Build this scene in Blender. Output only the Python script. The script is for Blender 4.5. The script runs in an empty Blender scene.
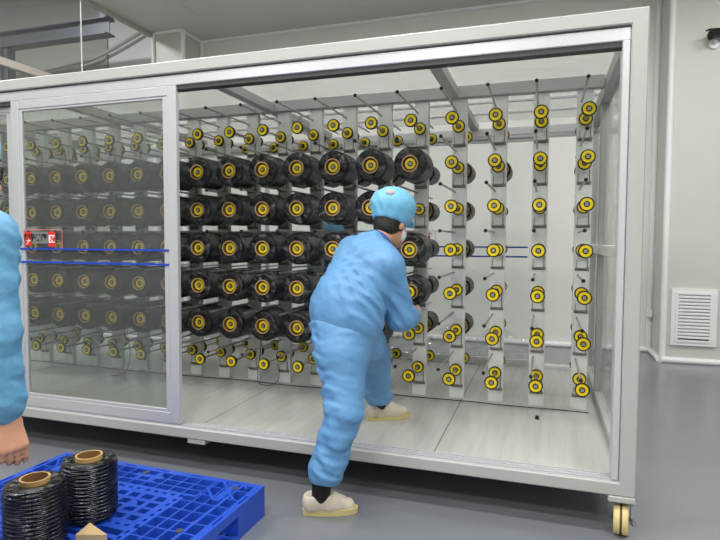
import bpy, bmesh, math, random
import numpy as np
from mathutils import Vector, Matrix
random.seed(7); rng = np.random.default_rng(7)
S = bpy.context.scene
COL = S.collection
PI = math.pi

# ------------------------------------------------------------------ camera
cd = bpy.data.cameras.new('camera'); cam = bpy.data.objects.new('camera', cd); COL.objects.link(cam)
_r = Vector((0.94956149, 0.31355503, 0.00402783)); _u = Vector((-0.02009676, 0.04803223, 0.99864359)); _f = Vector((-0.31293625, 0.94835444, -0.05191099))
M = Matrix(((_r.x, _u.x, -_f.x, -0.4167), (_r.y, _u.y, -_f.y, -2.749), (_r.z, _u.z, -_f.z, 1.36), (0, 0, 0, 1)))
cam.matrix_world = M
cd.sensor_width = 36; cd.lens = 557.849 / 720 * 36; cd.clip_start = .05
S.camera = cam

# ------------------------------------------------------------------ light
w = bpy.data.worlds.new('world'); S.world = w; w.use_nodes = True
w.node_tree.nodes['Background'].inputs[0].default_value = (.8, .85, .9, 1)
w.node_tree.nodes['Background'].inputs[1].default_value = .25
S.view_settings.view_transform = 'Standard'; S.view_settings.look = 'None'
S.view_settings.gamma = 1; S.view_settings.exposure = -0.13
def lamp(x, y, z, sx, sy, p, col=(1, .985, .96)):
    l = bpy.data.lights.new('ceiling_or_fill_lamp', 'AREA'); l.shape = 'RECTANGLE'; l.size = sx; l.size_y = sy; l.energy = p; l.color = col
    o = bpy.data.objects.new('ceiling_or_fill_lamp', l); o.location = (x, y, z); COL.objects.link(o)
for lx in (-4.3, -1.6, 1.1):
    for ly in (-4.6, -2.9, -1.0, 1.3):  # frontmost row is fill, added to brighten the cabinet inside
        lamp(lx, ly, 4.40, 1.2, .35, 60)
lamp(2.6, 2.2, 4.40, 1.2, .35, 56)
lamp(-8.2, 1.0, 5.6, 1.2, .6, 330)  # fill light added to lift the dark space beyond the partition

# ------------------------------------------------------------------ material helpers
def lin(c):
    c = c / 255
    return c / 12.92 if c <= .04045 else ((c + .055) / 1.055) ** 2.4
def rgb(r, g, b): return (lin(r), lin(g), lin(b), 1)
def mat(name, col, rough=.5, metal=0, noise=.06, scale=8, bump=0, bscale=60, spec=.5, coat=0, stretch=None):
    m = bpy.data.materials.new(name); m.use_nodes = True
    nt = m.node_tree; N = nt.nodes; L = nt.links; b = N['Principled BSDF']
    b.inputs['Roughness'].default_value = rough; b.inputs['Metallic'].default_value = metal
    b.inputs['Specular IOR Level'].default_value = spec; b.inputs['Coat Weight'].default_value = coat
    tc = N.new('ShaderNodeTexCoord'); src = tc.outputs['Object']
    if stretch:
        mp = N.new('ShaderNodeMapping'); mp.inputs['Scale'].default_value = stretch; L.new(src, mp.inputs[0]); src = mp.outputs[0]
    t = N.new('ShaderNodeTexNoise'); t.inputs['Scale'].default_value = scale; t.inputs['Detail'].default_value = 4; L.new(src, t.inputs['Vector'])
    mx = N.new('ShaderNodeMix'); mx.data_type = 'RGBA'
    mx.inputs[6].default_value = tuple(v * (1 - noise) for v in col[:3]) + (1,)
    mx.inputs[7].default_value = tuple(min(1, v * (1 + noise)) for v in col[:3]) + (1,)
    L.new(t.outputs[0], mx.inputs[0]); L.new(mx.outputs[2], b.inputs['Base Color'])
    if bump:
        t2 = N.new('ShaderNodeTexNoise'); t2.inputs['Scale'].default_value = bscale; t2.inputs['Detail'].default_value = 3; L.new(src, t2.inputs['Vector'])
        bp = N.new('ShaderNodeBump'); bp.inputs['Strength'].default_value = bump; bp.inputs['Distance'].default_value = .01
        L.new(t2.outputs[0], bp.inputs['Height']); L.new(bp.outputs[0], b.inputs['Normal'])
    return m
def glass_mat(name, tint, refl, haze, rough=.02, bump=0):
    m = bpy.data.materials.new(name); m.use_nodes = True
    nt = m.node_tree; N = nt.nodes; L = nt.links; N.remove(N['Principled BSDF']); out = N['Material Output']
    tr = N.new('ShaderNodeBsdfTransparent'); tr.inputs[0].default_value = tint
    gl = N.new('ShaderNodeBsdfGlossy'); gl.inputs['Roughness'].default_value = rough
    df = N.new('ShaderNodeBsdfDiffuse'); df.inputs[0].default_value = (.75, .77, .75, 1)
    lw = N.new('ShaderNodeLayerWeight'); lw.inputs[0].default_value = .5
    pw = N.new('ShaderNodeMath'); pw.operation = 'POWER'; pw.inputs[1].default_value = 5; L.new(lw.outputs['Facing'], pw.inputs[0])
    ml = N.new('ShaderNodeMath'); ml.operation = 'MULTIPLY_ADD'; ml.inputs[1].default_value = .9 * refl; ml.inputs[2].default_value = .045 * refl; L.new(pw.outputs[0], ml.inputs[0])
    m1 = N.new('ShaderNodeMixShader'); m1.inputs[0].default_value = haze; L.new(tr.outputs[0], m1.inputs[1]); L.new(df.outputs[0], m1.inputs[2])
    m2 = N.new('ShaderNodeMixShader'); L.new(ml.outputs[0], m2.inputs[0]); L.new(m1.outputs[0], m2.inputs[1]); L.new(gl.outputs[0], m2.inputs[2])
    L.new(m2.outputs[0], out.inputs[0])
    if bump:
        tc = N.new('ShaderNodeTexCoord'); t = N.new('ShaderNodeTexNoise'); t.inputs['Scale'].default_value = 3; t.inputs['Detail'].default_value = 6
        L.new(tc.outputs['Object'], t.inputs['Vector'])
        bp = N.new('ShaderNodeBump'); bp.inputs['Strength'].default_value = bump; bp.inputs['Distance'].default_value = .05
        L.new(t.outputs[0], bp.inputs['Height']); L.new(bp.outputs[0], gl.inputs['Normal'])
    return m
def roof_mat():
    m = bpy.data.materials.new('roof_sheet'); m.use_nodes = True
    nt = m.node_tree; N = nt.nodes; L = nt.links; N.remove(N['Principled BSDF']); out = N['Material Output']
    tr = N.new('ShaderNodeBsdfTransparent'); tr.inputs[0].default_value = (.95, .96, .95, 1)
    tl = N.new('ShaderNodeBsdfTranslucent'); tl.inputs[0].default_value = (.62, .62, .60, 1)
    df = N.new('ShaderNodeBsdfDiffuse'); df.inputs[0].default_value = (.6, .6, .58, 1)
    gl = N.new('ShaderNodeBsdfGlossy'); gl.inputs['Roughness'].default_value = .15; gl.inputs[0].default_value = (.9, .9, .9, 1)
    a = N.new('ShaderNodeMixShader'); a.inputs[0].default_value = .5; L.new(tl.outputs[0], a.inputs[1]); L.new(df.outputs[0], a.inputs[2])
    b = N.new('ShaderNodeMixShader'); b.inputs[0].default_value = .55; L.new(tr.outputs[0], b.inputs[1]); L.new(a.outputs[0], b.inputs[2])
    c = N.new('ShaderNodeMixShader'); c.inputs[0].default_value = .12; L.new(b.outputs[0], c.inputs[1]); L.new(gl.outputs[0], c.inputs[2])
    tc = N.new('ShaderNodeTexCoord'); t = N.new('ShaderNodeTexNoise'); t.inputs['Scale'].default_value = 2.5; t.inputs['Detail'].default_value = 5
    L.new(tc.outputs['Object'], t.inputs['Vector'])
    bp = N.new('ShaderNodeBump'); bp.inputs['Strength'].default_value = .6; bp.inputs['Distance'].default_value = .08
    L.new(t.outputs[0], bp.inputs['Height']); L.new(bp.outputs[0], gl.inputs['Normal']); L.new(bp.outputs[0], df.inputs['Normal'])
    L.new(c.outputs[0], out.inputs[0])
    return m
def winding_mat():
    # carbon tow wound in a helical criss-cross: a relief of two opposed helices
    m = bpy.data.materials.new('carbon_winding'); m.use_nodes = True
    nt = m.node_tree; N = nt.nodes; L = nt.links; b = N['Principled BSDF']
    b.inputs['Metallic'].default_value = 1.0; b.inputs['Roughness'].default_value = .27; b.inputs['Specular IOR Level'].default_value = .7; b.inputs['Anisotropic'].default_value = .6; b.inputs['Anisotropic Rotation'].default_value = .25
    tg = N.new('ShaderNodeTangent'); tg.direction_type = 'RADIAL'; tg.axis = 'Z'; L.new(tg.outputs[0], b.inputs['Tangent'])
    tc = N.new('ShaderNodeTexCoord'); sx = N.new('ShaderNodeSeparateXYZ'); L.new(tc.outputs['Object'], sx.inputs[0])
    def math_(op, a, b_=None):
        n = N.new('ShaderNodeMath'); n.operation = op
        for k, v in enumerate((a, b_)):
            if v is None: continue
            if isinstance(v, (int, float)): n.inputs[k].default_value = v
            else: L.new(v, n.inputs[k])
        return n.outputs[0]
    th = math_('ARCTAN2', sx.outputs[1], sx.outputs[0])
    nz = N.new('ShaderNodeTexNoise'); nz.inputs['Scale'].default_value = 9; nz.inputs['Detail'].default_value = 5; L.new(tc.outputs['Object'], nz.inputs['Vector'])
    zz = math_('ADD', math_('MULTIPLY', sx.outputs[2], 400), math_('MULTIPLY', nz.outputs[0], 5))
    s1 = math_('SINE', math_('ADD', zz, math_('MULTIPLY', th, 5))); s2 = math_('SINE', math_('SUBTRACT', zz, math_('MULTIPLY', th, 5)))
    hgt = math_('MAXIMUM', s1, s2)
    fine = N.new('ShaderNodeTexNoise'); fine.inputs['Scale'].default_value = 160; fine.inputs['Detail'].default_value = 2
    L.new(tc.outputs['Object'], fine.inputs['Vector'])
    hh = math_('ADD', hgt, math_('MULTIPLY', fine.outputs[0], .8))
    bp = N.new('ShaderNodeBump'); bp.inputs['Strength'].default_value = 1.0; bp.inputs['Distance'].default_value = .006
    L.new(hh, bp.inputs['Height']); L.new(bp.outputs[0], b.inputs['Normal'])
    # loose grey fuzz, its colour lightened to imitate broken highlights
    fz = N.new('ShaderNodeTexNoise'); fz.inputs['Scale'].default_value = 13; fz.inputs['Detail'].default_value = 8; fz.inputs['Roughness'].default_value = .75
    L.new(tc.outputs['Object'], fz.inputs['Vector'])
    cr = N.new('ShaderNodeValToRGB'); cr.color_ramp.elements[0].position = .53; cr.color_ramp.elements[0].color = (.05, .05, .053, 1)
    cr.color_ramp.elements[1].position = .8; cr.color_ramp.elements[1].color = (.40, .39, .38, 1)
    L.new(fz.outputs[0], cr.inputs[0]); L.new(cr.outputs[0], b.inputs['Base Color'])
    return m
def floor_mat():
    m = mat('grey_epoxy', rgb(122, 126, 132), .22, noise=.05, scale=1.2, spec=.7)
    return m
def deck_mat():
    # white painted deck boards running front to back, post reflections imitated by streaks in the colour
    m = mat('deck_boards', rgb(188, 188, 184), .27, noise=.16, scale=3, stretch=(9, .7, 1))
    nt = m.node_tree; N = nt.nodes; L = nt.links; b = N['Principled BSDF']
    tc = N.new('ShaderNodeTexCoord'); sx = N.new('ShaderNodeSeparateXYZ'); L.new(tc.outputs['Object'], sx.inputs[0])
    ad = N.new('ShaderNodeMath'); ad.inputs[1].default_value = .95; L.new(sx.outputs[0], ad.inputs[0])
    f = N.new('ShaderNodeMath'); f.operation = 'PINGPONG'; L.new(ad.outputs[0], f.inputs[0]); f.inputs[1].default_value = .71
    c = N.new('ShaderNodeMath'); c.operation = 'LESS_THAN'; L.new(f.outputs[0], c.inputs[0]); c.inputs[1].default_value = .003
    mx = N.new('ShaderNodeMix'); mx.data_type = 'RGBA'
    old = b.inputs['Base Color'].links[0].from_socket
    L.new(c.outputs[0], mx.inputs[0]); L.new(old, mx.inputs[6]); mx.inputs[7].default_value = (.16, .16, .15, 1); L.new(mx.outputs[2], b.inputs['Base Color'])
    return m
MT = dict(
    wall=mat('wall_panel', rgb(204, 203, 197), .38, noise=.02, scale=1), ceil=mat('ceiling_panel', rgb(196, 195, 191), .5, noise=.02, scale=.6),
    backwall=mat('back_wall_panel', rgb(226, 226, 221), .3, noise=.02, scale=1),
    white=mat('white_trim', rgb(236, 236, 238), .35, noise=.02), floor=floor_mat(), deck=deck_mat(),
    paint=mat('grey_white_paint', rgb(178, 180, 177), .42, noise=.03, scale=5, bump=.05, bscale=90),
    post=mat('post_paint', rgb(226, 228, 226), .42, noise=.05, scale=9),
    alu=mat('aluminium', rgb(204, 205, 208), .32, metal=.3, noise=.03, scale=20, stretch=(1, 1, .1)),
    dark=mat('dark_groove', rgb(60, 62, 62), .6), rubber=mat('black_rubber', rgb(13, 13, 14), .55),
    steel=mat('galvanised_steel', rgb(92, 96, 104), .4, metal=.4, noise=.18, scale=14), rod=mat('rod_steel', rgb(168, 168, 166), .35, metal=.6),
    rust=mat('rusted_bracket', rgb(140, 134, 127), .55, metal=.4, noise=.35, scale=60),
    yellow=mat('yellow_plastic', rgb(248, 218, 4), .38, noise=.06, scale=30), hub=mat('hub_metal', rgb(165, 165, 155), .35, metal=.6),
    tube=mat('cardboard_tube', rgb(204, 165, 104), .7, noise=.12, scale=40), tubein=mat('tube_inside', rgb(150, 110, 66), .8, noise=.15, scale=40),
    wind=winding_mat(), roof=roof_mat(), glass=glass_mat('door_glass', (.82, .85, .83, 1), 1.0, .05), clear=glass_mat('back_glass', (.97, .98, .98, 1), .8, .03, .03, .35),
    wglass=glass_mat('partition_glass', (.88, .9, .9, 1), 1.0, .04),
    blue=mat('blue_tape', rgb(30, 70, 185), .4), pallet=mat('blue_plastic', rgb(40, 84, 200), .36, noise=.05, scale=12, bump=.05),
    red=mat('red_print', rgb(214, 48, 48), .5), pink=mat('pink_print', rgb(220, 120, 120), .5), black=mat('black_print', rgb(22, 22, 24), .5), whitep=mat('white_print', rgb(235, 235, 235), .5),
    suit=mat('blue_suit', rgb(99, 152, 200), .55, noise=.08, scale=10, bump=.55, bscale=20), suit2=mat('blue_suit_teal', rgb(92, 150, 188), .55, noise=.08, scale=10, bump=.55, bscale=20),
    cap=mat('blue_cap', rgb(118, 188, 226), .6, noise=.06, scale=20, bump=.3, bscale=55), collar=mat('navy_trim', rgb(52, 88, 150), .7),
    skin=mat('skin', rgb(206, 152, 124), .5, noise=.08, scale=30, bump=.1, bscale=160), hair=mat('black_hair', rgb(26, 22, 20), .5, noise=.3, scale=80, bump=.4, bscale=200),
    mask=mat('white_mask', rgb(222, 228, 236), .7), shoe=mat('canvas_shoe', rgb(212, 202, 184), .8, noise=.1, scale=40, bump=.15, bscale=200), sole=mat('cream_sole', rgb(208, 192, 132), .55, noise=.08, scale=40),
    sock=mat('black_sock', rgb(20, 20, 22), .8), wood=mat('pale_wood', rgb(208, 178, 130), .65, noise=.16, scale=12, stretch=(2, 2, 14)),
    wheel=mat('cream_wheel', rgb(220, 202, 138), .45, noise=.1, scale=20), wheeldark=mat('wheel_groove', rgb(110, 88, 50), .7), patch=mat('pink_patch', rgb(196, 176, 184), .8),
    film=glass_mat('plastic_film', (.97, .98, .98, 1), 3.5, .10, .12),
    stickergrey=mat('sticker_film', rgb(128, 130, 126), .4),
    camblack=mat('camera_black', rgb(22, 22, 24), .35), pipe=mat('grey_pipe', rgb(190, 190, 184), .4), beige=mat('beige_transom', rgb(178, 172, 162), .45), farwall=mat('far_wall_panel', rgb(178, 178, 172), .45, noise=.03, scale=1),
)

# ------------------------------------------------------------------ mesh helpers
def link(name, me, parent=None, mats=(), smooth=None):
    o = bpy.data.objects.new(name, me); COL.objects.link(o)
    for m in mats: me.materials.append(m)
    if parent is not None: o.parent = parent
    return o
def done(name, bm, mats, parent=None, smooth=40, bevel=0):
    if not isinstance(mats, (list, tuple)): mats = [mats]
    bmesh.ops.recalc_face_normals(bm, faces=bm.faces)
    if bevel:
        es = [e for e in bm.edges if len(e.link_faces) == 2 and e.calc_face_angle(0) > .6]
        bmesh.ops.bevel(bm, geom=es, offset=bevel, segments=1, affect='EDGES', clamp_overlap=True)
    me = bpy.data.meshes.new(name); bm.to_mesh(me); bm.free()
    if smooth:
        for p in me.polygons: p.use_smooth = True
        me.set_sharp_from_angle(angle=math.radians(smooth))
    return link(name, me, parent, mats)
def box(bm, x0, x1, y0, y1, z0, z1, mi=0):
    v = [bm.verts.new((x, y, z)) for x in (x0, x1) for y in (y0, y1) for z in (z0, z1)]
    for f in ((0, 1, 3, 2), (4, 6, 7, 5), (0, 4, 5, 1), (2, 3, 7, 6), (0, 2, 6, 4), (1, 5, 7, 3)):
        fc = bm.faces.new([v[i] for i in f]); fc.material_index = mi
def cyl(bm, a, b, r, n=12, mi=0, r2=None, caps=True):
    a = Vector(a); b = Vector(b); d = (b - a).normalized()
    t = Vector((0, 0, 1)) if abs(d.z) < .9 else Vector((1, 0, 0))
    e1 = d.cross(t).normalized(); e2 = d.cross(e1); r2 = r if r2 is None else r2
    A = [bm.verts.new(a + r * (math.cos(2 * PI * i / n) * e1 + math.sin(2 * PI * i / n) * e2)) for i in range(n)]
    B = [bm.verts.new(b + r2 * (math.cos(2 * PI * i / n) * e1 + math.sin(2 * PI * i / n) * e2)) for i in range(n)]
    for i in range(n):
        f = bm.faces.new((A[i], A[(i + 1) % n], B[(i + 1) % n], B[i])); f.material_index = mi
    if caps:
        bm.faces.new(A[::-1]).material_index = mi; bm.faces.new(B).material_index = mi
def lathe(bm, prof, axis='y', n=28, o=(0, 0, 0), closed=False):
    # prof: list of (radius, along, material); revolved about the axis
    rings = []
    for (r, s, m) in prof:
        ring = []
        for i in range(n):
            c, q = r * math.cos(2 * PI * i / n), r * math.sin(2 * PI * i / n)
            p = (c, s, q) if axis == 'y' else (c, q, s) if axis == 'z' else (s, c, q)
            ring.append(bm.verts.new((p[0] + o[0], p[1] + o[1], p[2] + o[2])))
        rings.append(ring)
    K = len(rings)
    for k in range(K if closed else K - 1):
        A, B = rings[k], rings[(k + 1) % K]
        for i in range(n):
            f = bm.faces.new((A[i], A[(i + 1) % n], B[(i + 1) % n], B[i])); f.material_index = prof[k][2]
    if not closed:
        bm.faces.new(rings[0]).material_index = prof[0][2]; bm.faces.new(rings[-1]).material_index = prof[-1][2]
def curve_obj(name, pts, r, m, parent=None):
    cu = bpy.data.curves.new(name, 'CURVE'); cu.dimensions = '3D'; cu.bevel_depth = r; cu.bevel_resolution = 2; cu.use_fill_caps = True
    sp = cu.splines.new('NURBS'); sp.points.add(len(pts) - 1)
    for q, p in zip(sp.points, pts): q.co = (*p, 1)
    sp.use_endpoint_u = True; sp.order_u = 3
    o = bpy.data.objects.new(name, cu); COL.objects.link(o)
    dg = bpy.context.evaluated_depsgraph_get(); me = bpy.data.meshes.new_from_object(o.evaluated_get(dg))
    bpy.data.objects.remove(o); me.materials.clear()
    for p in me.polygons: p.use_smooth = True
    return link(name, me, parent, [m])
def tag(o, label, cat, group=None, kind=None):
    o['label'] = label; o['category'] = cat
    if group: o['group'] = group
    if kind: o['kind'] = kind
    return o
def thing(name, label, cat, loc=(0, 0, 0), group=None, rz=0):
    o = bpy.data.objects.new(name, None); COL.objects.link(o); o.location = loc; o.rotation_euler = (0, 0, rz); o.empty_display_size = .1
    return tag(o, label, cat, group)
def struct(name, bm, mats, bevel=0, label=None):
    o = done(name, bm, mats, bevel=bevel); o['kind'] = 'structure'
    return o
def copy_tree(o, parent=None):
    c = o.copy(); COL.objects.link(c)
    if parent is not None: c.parent = parent
    for ch in list(o.children): copy_tree(ch, c)
    return c

# ------------------------------------------------------------------ room
CZ = 4.45
bm = bmesh.new(); box(bm, -11, 5, -6, 8, -.1, 0); struct('floor', bm, MT['floor'])
bm = bmesh.new(); box(bm, -6.08, 5, -6, 5.1, CZ, CZ + .1)
for k in range(5):
    box(bm, -5.0 + 2.1 * k, -4.995 + 2.1 * k, -6, 4.9, CZ - .003, CZ)
struct('ceiling', bm, MT['ceil'])
bm = bmesh.new(); box(bm, -5.56, .86, 4.9, 5.1, 0, CZ)
for k in range(6): box(bm, -4.45 + 1.02 * k, -4.444 + 1.02 * k, 4.896, 4.9, 0, CZ)
struct('wall_back', bm, MT['backwall'])
bm = bmesh.new(); box(bm, .86, 5, 4.3, 5.1, 0, CZ); struct('wall_right_return', bm, MT['wall'])
bm = bmesh.new(); box(bm, -6.08, -5.56, 4.38, 5.1, 0, CZ); struct('wall_left_return', bm, MT['wall'])
bm = bmesh.new(); box(bm, 5, 5.1, -6, 5.1, 0, CZ + .1); struct('wall_right', bm, MT['wall'])
bm = bmesh.new(); box(bm, -11, 5.1, -6.1, -6, 0, 6.2); struct('wall_front', bm, MT['wall'])
bm = bmesh.new(); box(bm, -11.1, -11, -6, 8, 0, 6.2); struct('wall_left', bm, MT['farwall'])
bm = bmesh.new(); box(bm, -11, -6.08, 4.95, 5.1, 0, 6.2); box(bm, -7.42, -7.39, 4.91, 4.95, 0, 6.2); struct('wall_far', bm, MT['farwall'])
bm = bmesh.new(); box(bm, -7.38, -6.1, 4.93, 4.95, 0, 6.2); struct('wall_far_panel', bm, MT['white'])
bm = bmesh.new(); box(bm, -11, -6.08, -6, 5.1, 5.9, 6.0); struct('ceiling_far', bm, MT['white'])
bm = bmesh.new(); box(bm, -6.10, -6.0, -6, 4.38, CZ + .1, 5.9); struct('wall_over_partition', bm, MT['ceil'])
# corner covings and skirting
def vstrip(name, x, y, r=.03):
    bm = bmesh.new(); cyl(bm, (x, y, 0), (x, y, CZ), r, 14); struct(name, bm, MT['white'])
vstrip('trim_1', .835, 4.88, .035); vstrip('trim_2', .885, 4.315, .035); vstrip('trim_3', -5.54, 4.40, .035); vstrip('trim_4', -5.535, 4.875, .035); vstrip('trim_5', -6.04, 4.37, .03)
bm = bmesh.new(); cyl(bm, (-5.5, 4.88, .03), (.82, 4.88, .03), .035, 12); cyl(bm, (.85, 4.88, .03), (.85, 4.32, .03), .035, 12); struct('baseboard_back', bm, MT['white'])
bm = bmesh.new(); cyl(bm, (.87, 4.29, .03), (5, 4.29, .03), .035, 12); struct('baseboard_right', bm, MT['white'])
bm = bmesh.new(); cyl(bm, (-5.5, 4.88, CZ), (.82, 4.88, CZ), .03, 10); cyl(bm, (.87, 4.29, CZ), (5, 4.29, CZ), .03, 10); cyl(bm, (-6.0, 4.36, CZ), (-5.5, 4.36, CZ), .03, 10); cyl(bm, (-5.545, 4.4, CZ), (-5.545, 4.86, CZ), .03, 10)
struct('trim_6', bm, MT['white'])
# glazed partition on the left, with the steelwork beyond it
bm = bmesh.new(); box(bm, -6.09, -6.03, -6, 4.36, CZ - .06, CZ + .02); struct('trim_7', bm, MT['beige'])
bm = bmesh.new(); box(bm, -6.1, -6.02, -6, 4.36, 3.25, 3.33); struct('trim_8', bm, MT['beige'])
bm = bmesh.new(); box(bm, -6.055, -6.045, 2.995, 3.005, 3.33, CZ); struct('trim_9', bm, MT['white'])
bm = bmesh.new(); box(bm, -6.065, -6.055, -6, 4.36, 0, CZ); struct('window_1', bm, MT['wglass'])
bm = bmesh.new()
box(bm, -10.9, -6.5, 3.9, 4.1, 4.57, 4.59); box(bm, -10.9, -6.5, 3.9, 4.1, 4.35, 4.37); box(bm, -10.9, -6.5, 3.985, 4.0, 4.37, 4.57)
beam = done('steel_beam', bm, MT['steel'], smooth=0); tag(beam, 'dark galvanised steel beam running along the ceiling beyond the glazed partition', 'beam')
bm = bmesh.new(); box(bm, -8.6, -8.42, 3.93, 4.07, 0, 4.35); box(bm, -8.52, -8.50, 3.88, 4.12, 0, 4.35)
tag(done('steel_column', bm, MT['steel'], smooth=0), 'dark steel column standing under the ceiling beam beyond the partition', 'column')
bm = bmesh.new(); box(bm, -6.62, -6.5, 3.92, 4.08, 4.59, 5.9); tag(done('beam_hanger', bm, MT['steel'], smooth=0), 'short dark steel hanger above the end of the ceiling beam', 'hanger')
tag(curve_obj('pipe', [(-9.4, 4.84, 4.2), (-8.0, 4.84, 4.28), (-7.3, 4.84, 4.45), (-6.6, 4.84, 4.72), (-6.15, 4.84, 4.85)], .03, MT['pipe']), 'pale pipe rising diagonally across the wall beyond the partition', 'pipe')
# wall vent
vt = thing('wall_vent', 'white louvred vent low on the right wall', 'vent', (1.178, 4.3, .525))
bm = bmesh.new(); W2, H2 = .225, .318
for (a, b, c, d) in ((-W2, W2, H2 - .05, H2), (-W2, W2, -H2, -H2 + .05), (-W2, -W2 + .05, -H2 + .05, H2 - .05), (W2 - .05, W2, -H2 + .05, H2 - .05)): box(bm, a, b, -.03, 0, c, d)
for (a, b, c, d) in ((-.18, .18, .255, .28), (-.18, .18, -.28, -.255), (-.18, -.155, -.255, .255), (.155, .18, -.255, .255)): box(bm, a, b, -.04, -.002, c, d)
done('frame', bm, MT['white'], vt, smooth=0)
bm = bmesh.new(); box(bm, -.16, .16, -.006, -.001, -.26, .26); done('backing', bm, MT['dark'], vt, smooth=0)
bm = bmesh.new()
for k in range(13):
    z = -.225 + k * .0378
    v = [bm.verts.new(p) for p in ((-.155, -.036, z - .012), (.155, -.036, z - .012), (.155, -.006, z + .012), (-.155, -.006, z + .012), (-.155, -.036, z + .004), (.155, -.036, z + .004), (.155, -.006, z + .024), (-.155, -.006, z + .024))]
    for f in ((0, 1, 2, 3), (4, 5, 6, 7), (0, 1, 5, 4), (2, 3, 7, 6), (0, 3, 7, 4), (1, 2, 6, 5)): bm.faces.new([v[i] for i in f])
done('louvres', bm, MT['white'], vt, smooth=0)
# security camera
sc = thing('security_camera', 'black and white security camera high on the right wall', 'camera', (1.25, 4.3, 3.50))
bm = bmesh.new(); cyl(bm, (.03, 0, 0), (.03, -.03, 0), .05, 18); cyl(bm, (.03, -.03, 0), (.03, -.09, .03), .016, 10); done('mount', bm, MT['white'], sc)
bm = bmesh.new(); cyl(bm, (.14, -.05, .09), (-.03, -.16, .05), .042, 16); cyl(bm, (-.03, -.16, .05), (-.04, -.166, .048), .047, 16); done('housing', bm, MT['camblack'], sc)
bm = bmesh.new(); v = [(.13, -.01, .135), (.17, -.06, .135), (-.05, -.20, .10), (-.085, -.15, .10)]
A = [bm.verts.new(p) for p in v]; B = [bm.verts.new((p[0], p[1], p[2] + .012)) for p in v]
bm.faces.new(A); bm.faces.new(B)
for i in range(4): bm.faces.new((A[i], A[(i + 1) % 4], B[(i + 1) % 4], B[i]))
done('sunshade', bm, MT['camblack'], sc, smooth=0)
bm = bmesh.new(); box(bm, .79, .855, 4.79, 4.84, .44, .54); tag(done('junction_box', bm, MT['white'], bevel=.006), 'small white wall box beside the corner trim', 'box')
# ------------------------------------------------------------------ creel cabinet
XL = -5.35; ZF = .245; YB = 2.4
cab = thing('creel_cabinet', 'long white framed creel cabinet on castors with sliding glass doors', 'cabinet', (0, 0, 0))
def part(name, boxes, m, parent=cab, bevel=.004):
    bm = bmesh.new()
    for b in boxes: box(bm, *b)
    return done(name, bm, m, parent, smooth=0, bevel=bevel)
bm = bmesh.new()
ring = [(XL, 2.387), (0, 2.387), (0, .193), (XL, .193), (XL, .257), (-.07, .257), (-.07, 2.318), (XL, 2.318)]
A = [bm.verts.new((x, 0, z)) for x, z in ring]; B = [bm.verts.new((x, .09, z)) for x, z in ring]
bm.faces.new(A); bm.faces.new(B)
for i in range(8): bm.faces.new((A[i], A[(i + 1) % 8], B[(i + 1) % 8], B[i]))
done('front_frame', bm, MT['paint'], cab, smooth=0, bevel=.006)
part('post_foot', [(-.115, .0, -.004, .10, .165, .193)], MT['paint'])
part('top_track', [(XL, -.07, .012, .085, 2.252, 2.312)], MT['alu'])
part('top_track_groove', [(XL, -.105, .02, .08, 2.228, 2.252), (XL, -.07, .006, .03, 2.312, 2.318)], MT['dark'], bevel=0)
part('jamb', [(-.105, -.072, .006, .085, .265, 2.252)], MT['alu'])
part('bottom_track', [(XL, -.072, .014, .022, .257, .268), (XL, -.072, .044, .052, .257, .268), (XL, -.072, .072, .080, .257, .268), (XL, -.072, .010, .084, .257, .260)], MT['alu'], bevel=0)
part('deck', [(XL, -.0, .10, YB, .205, ZF)], MT['deck'], bevel=0)
part('mounting_plate', [(-2.395, -2.275, .004, .11, .165, .193)], MT['paint'])
part('middle_beam', [(XL, -.07, 1.15, 1.22, 2.345, 2.425)], MT['paint'])
part('end_beam', [(-.07, 0, .09, YB, 2.318, 2.408)], MT['paint'])
for x in (-1.03, -2.44, -3.85, -5.25):
    part('cross_beam', [(x - .035, x + .035, .09, 1.15, 2.345, 2.41), (x - .035, x + .035, 1.22, YB, 2.345, 2.41)], MT['paint'])
part('roof_rib', [(XL, -.07, 1.62, 1.65, 2.405, 2.425)], MT['white']); part('roof_rib', [(XL, -.07, 2.0, 2.03, 2.405, 2.425)], MT['white'])
part('roof_sheet', [(XL, -.0, .14, YB, 2.426, 2.432)], MT['roof'], bevel=0)
part('back_top_beam', [(XL, 0, YB - .05, YB + .03, 2.295, 2.36)], MT['white'])
part('back_track', [(XL, -.07, YB - .05, YB + .02, 2.262, 2.295)], MT['alu'])
part('back_sill', [(XL, 0, YB - .02, YB + .07, .193, .275)], MT['white'])
part('back_post', [(-.075, 0, YB - .05, YB + .03, .275, 2.295)], MT['paint'])
part('end_rail', [(-.06, -.01, .09, YB - .05, 1.275, 1.34)], MT['white']); part('end_rail', [(-.06, -.005, .09, YB - .05, .245, .30)], MT['paint'])
part('end_stud', [(-.06, -.02, 1.5, 1.55, .30, 1.275), (-.06, -.02, 1.5, 1.55, 1.34, 2.318)], MT['paint'])
part('end_pane', [(-.03, -.024, .09, YB - .05, .30, 2.318)], MT['clear'], bevel=0)
part('light_blocker', [(XL, -.14, YB - .03, YB, .004, .193)], MT['dark'])  # unseen panel added to stop light from behind reaching under the cabinet
part('under_frame', [(XL, -.02, YB - .06, YB, .165, .20), (XL, -.02, 1.15, 1.21, .165, .205)], MT['paint'])
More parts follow.
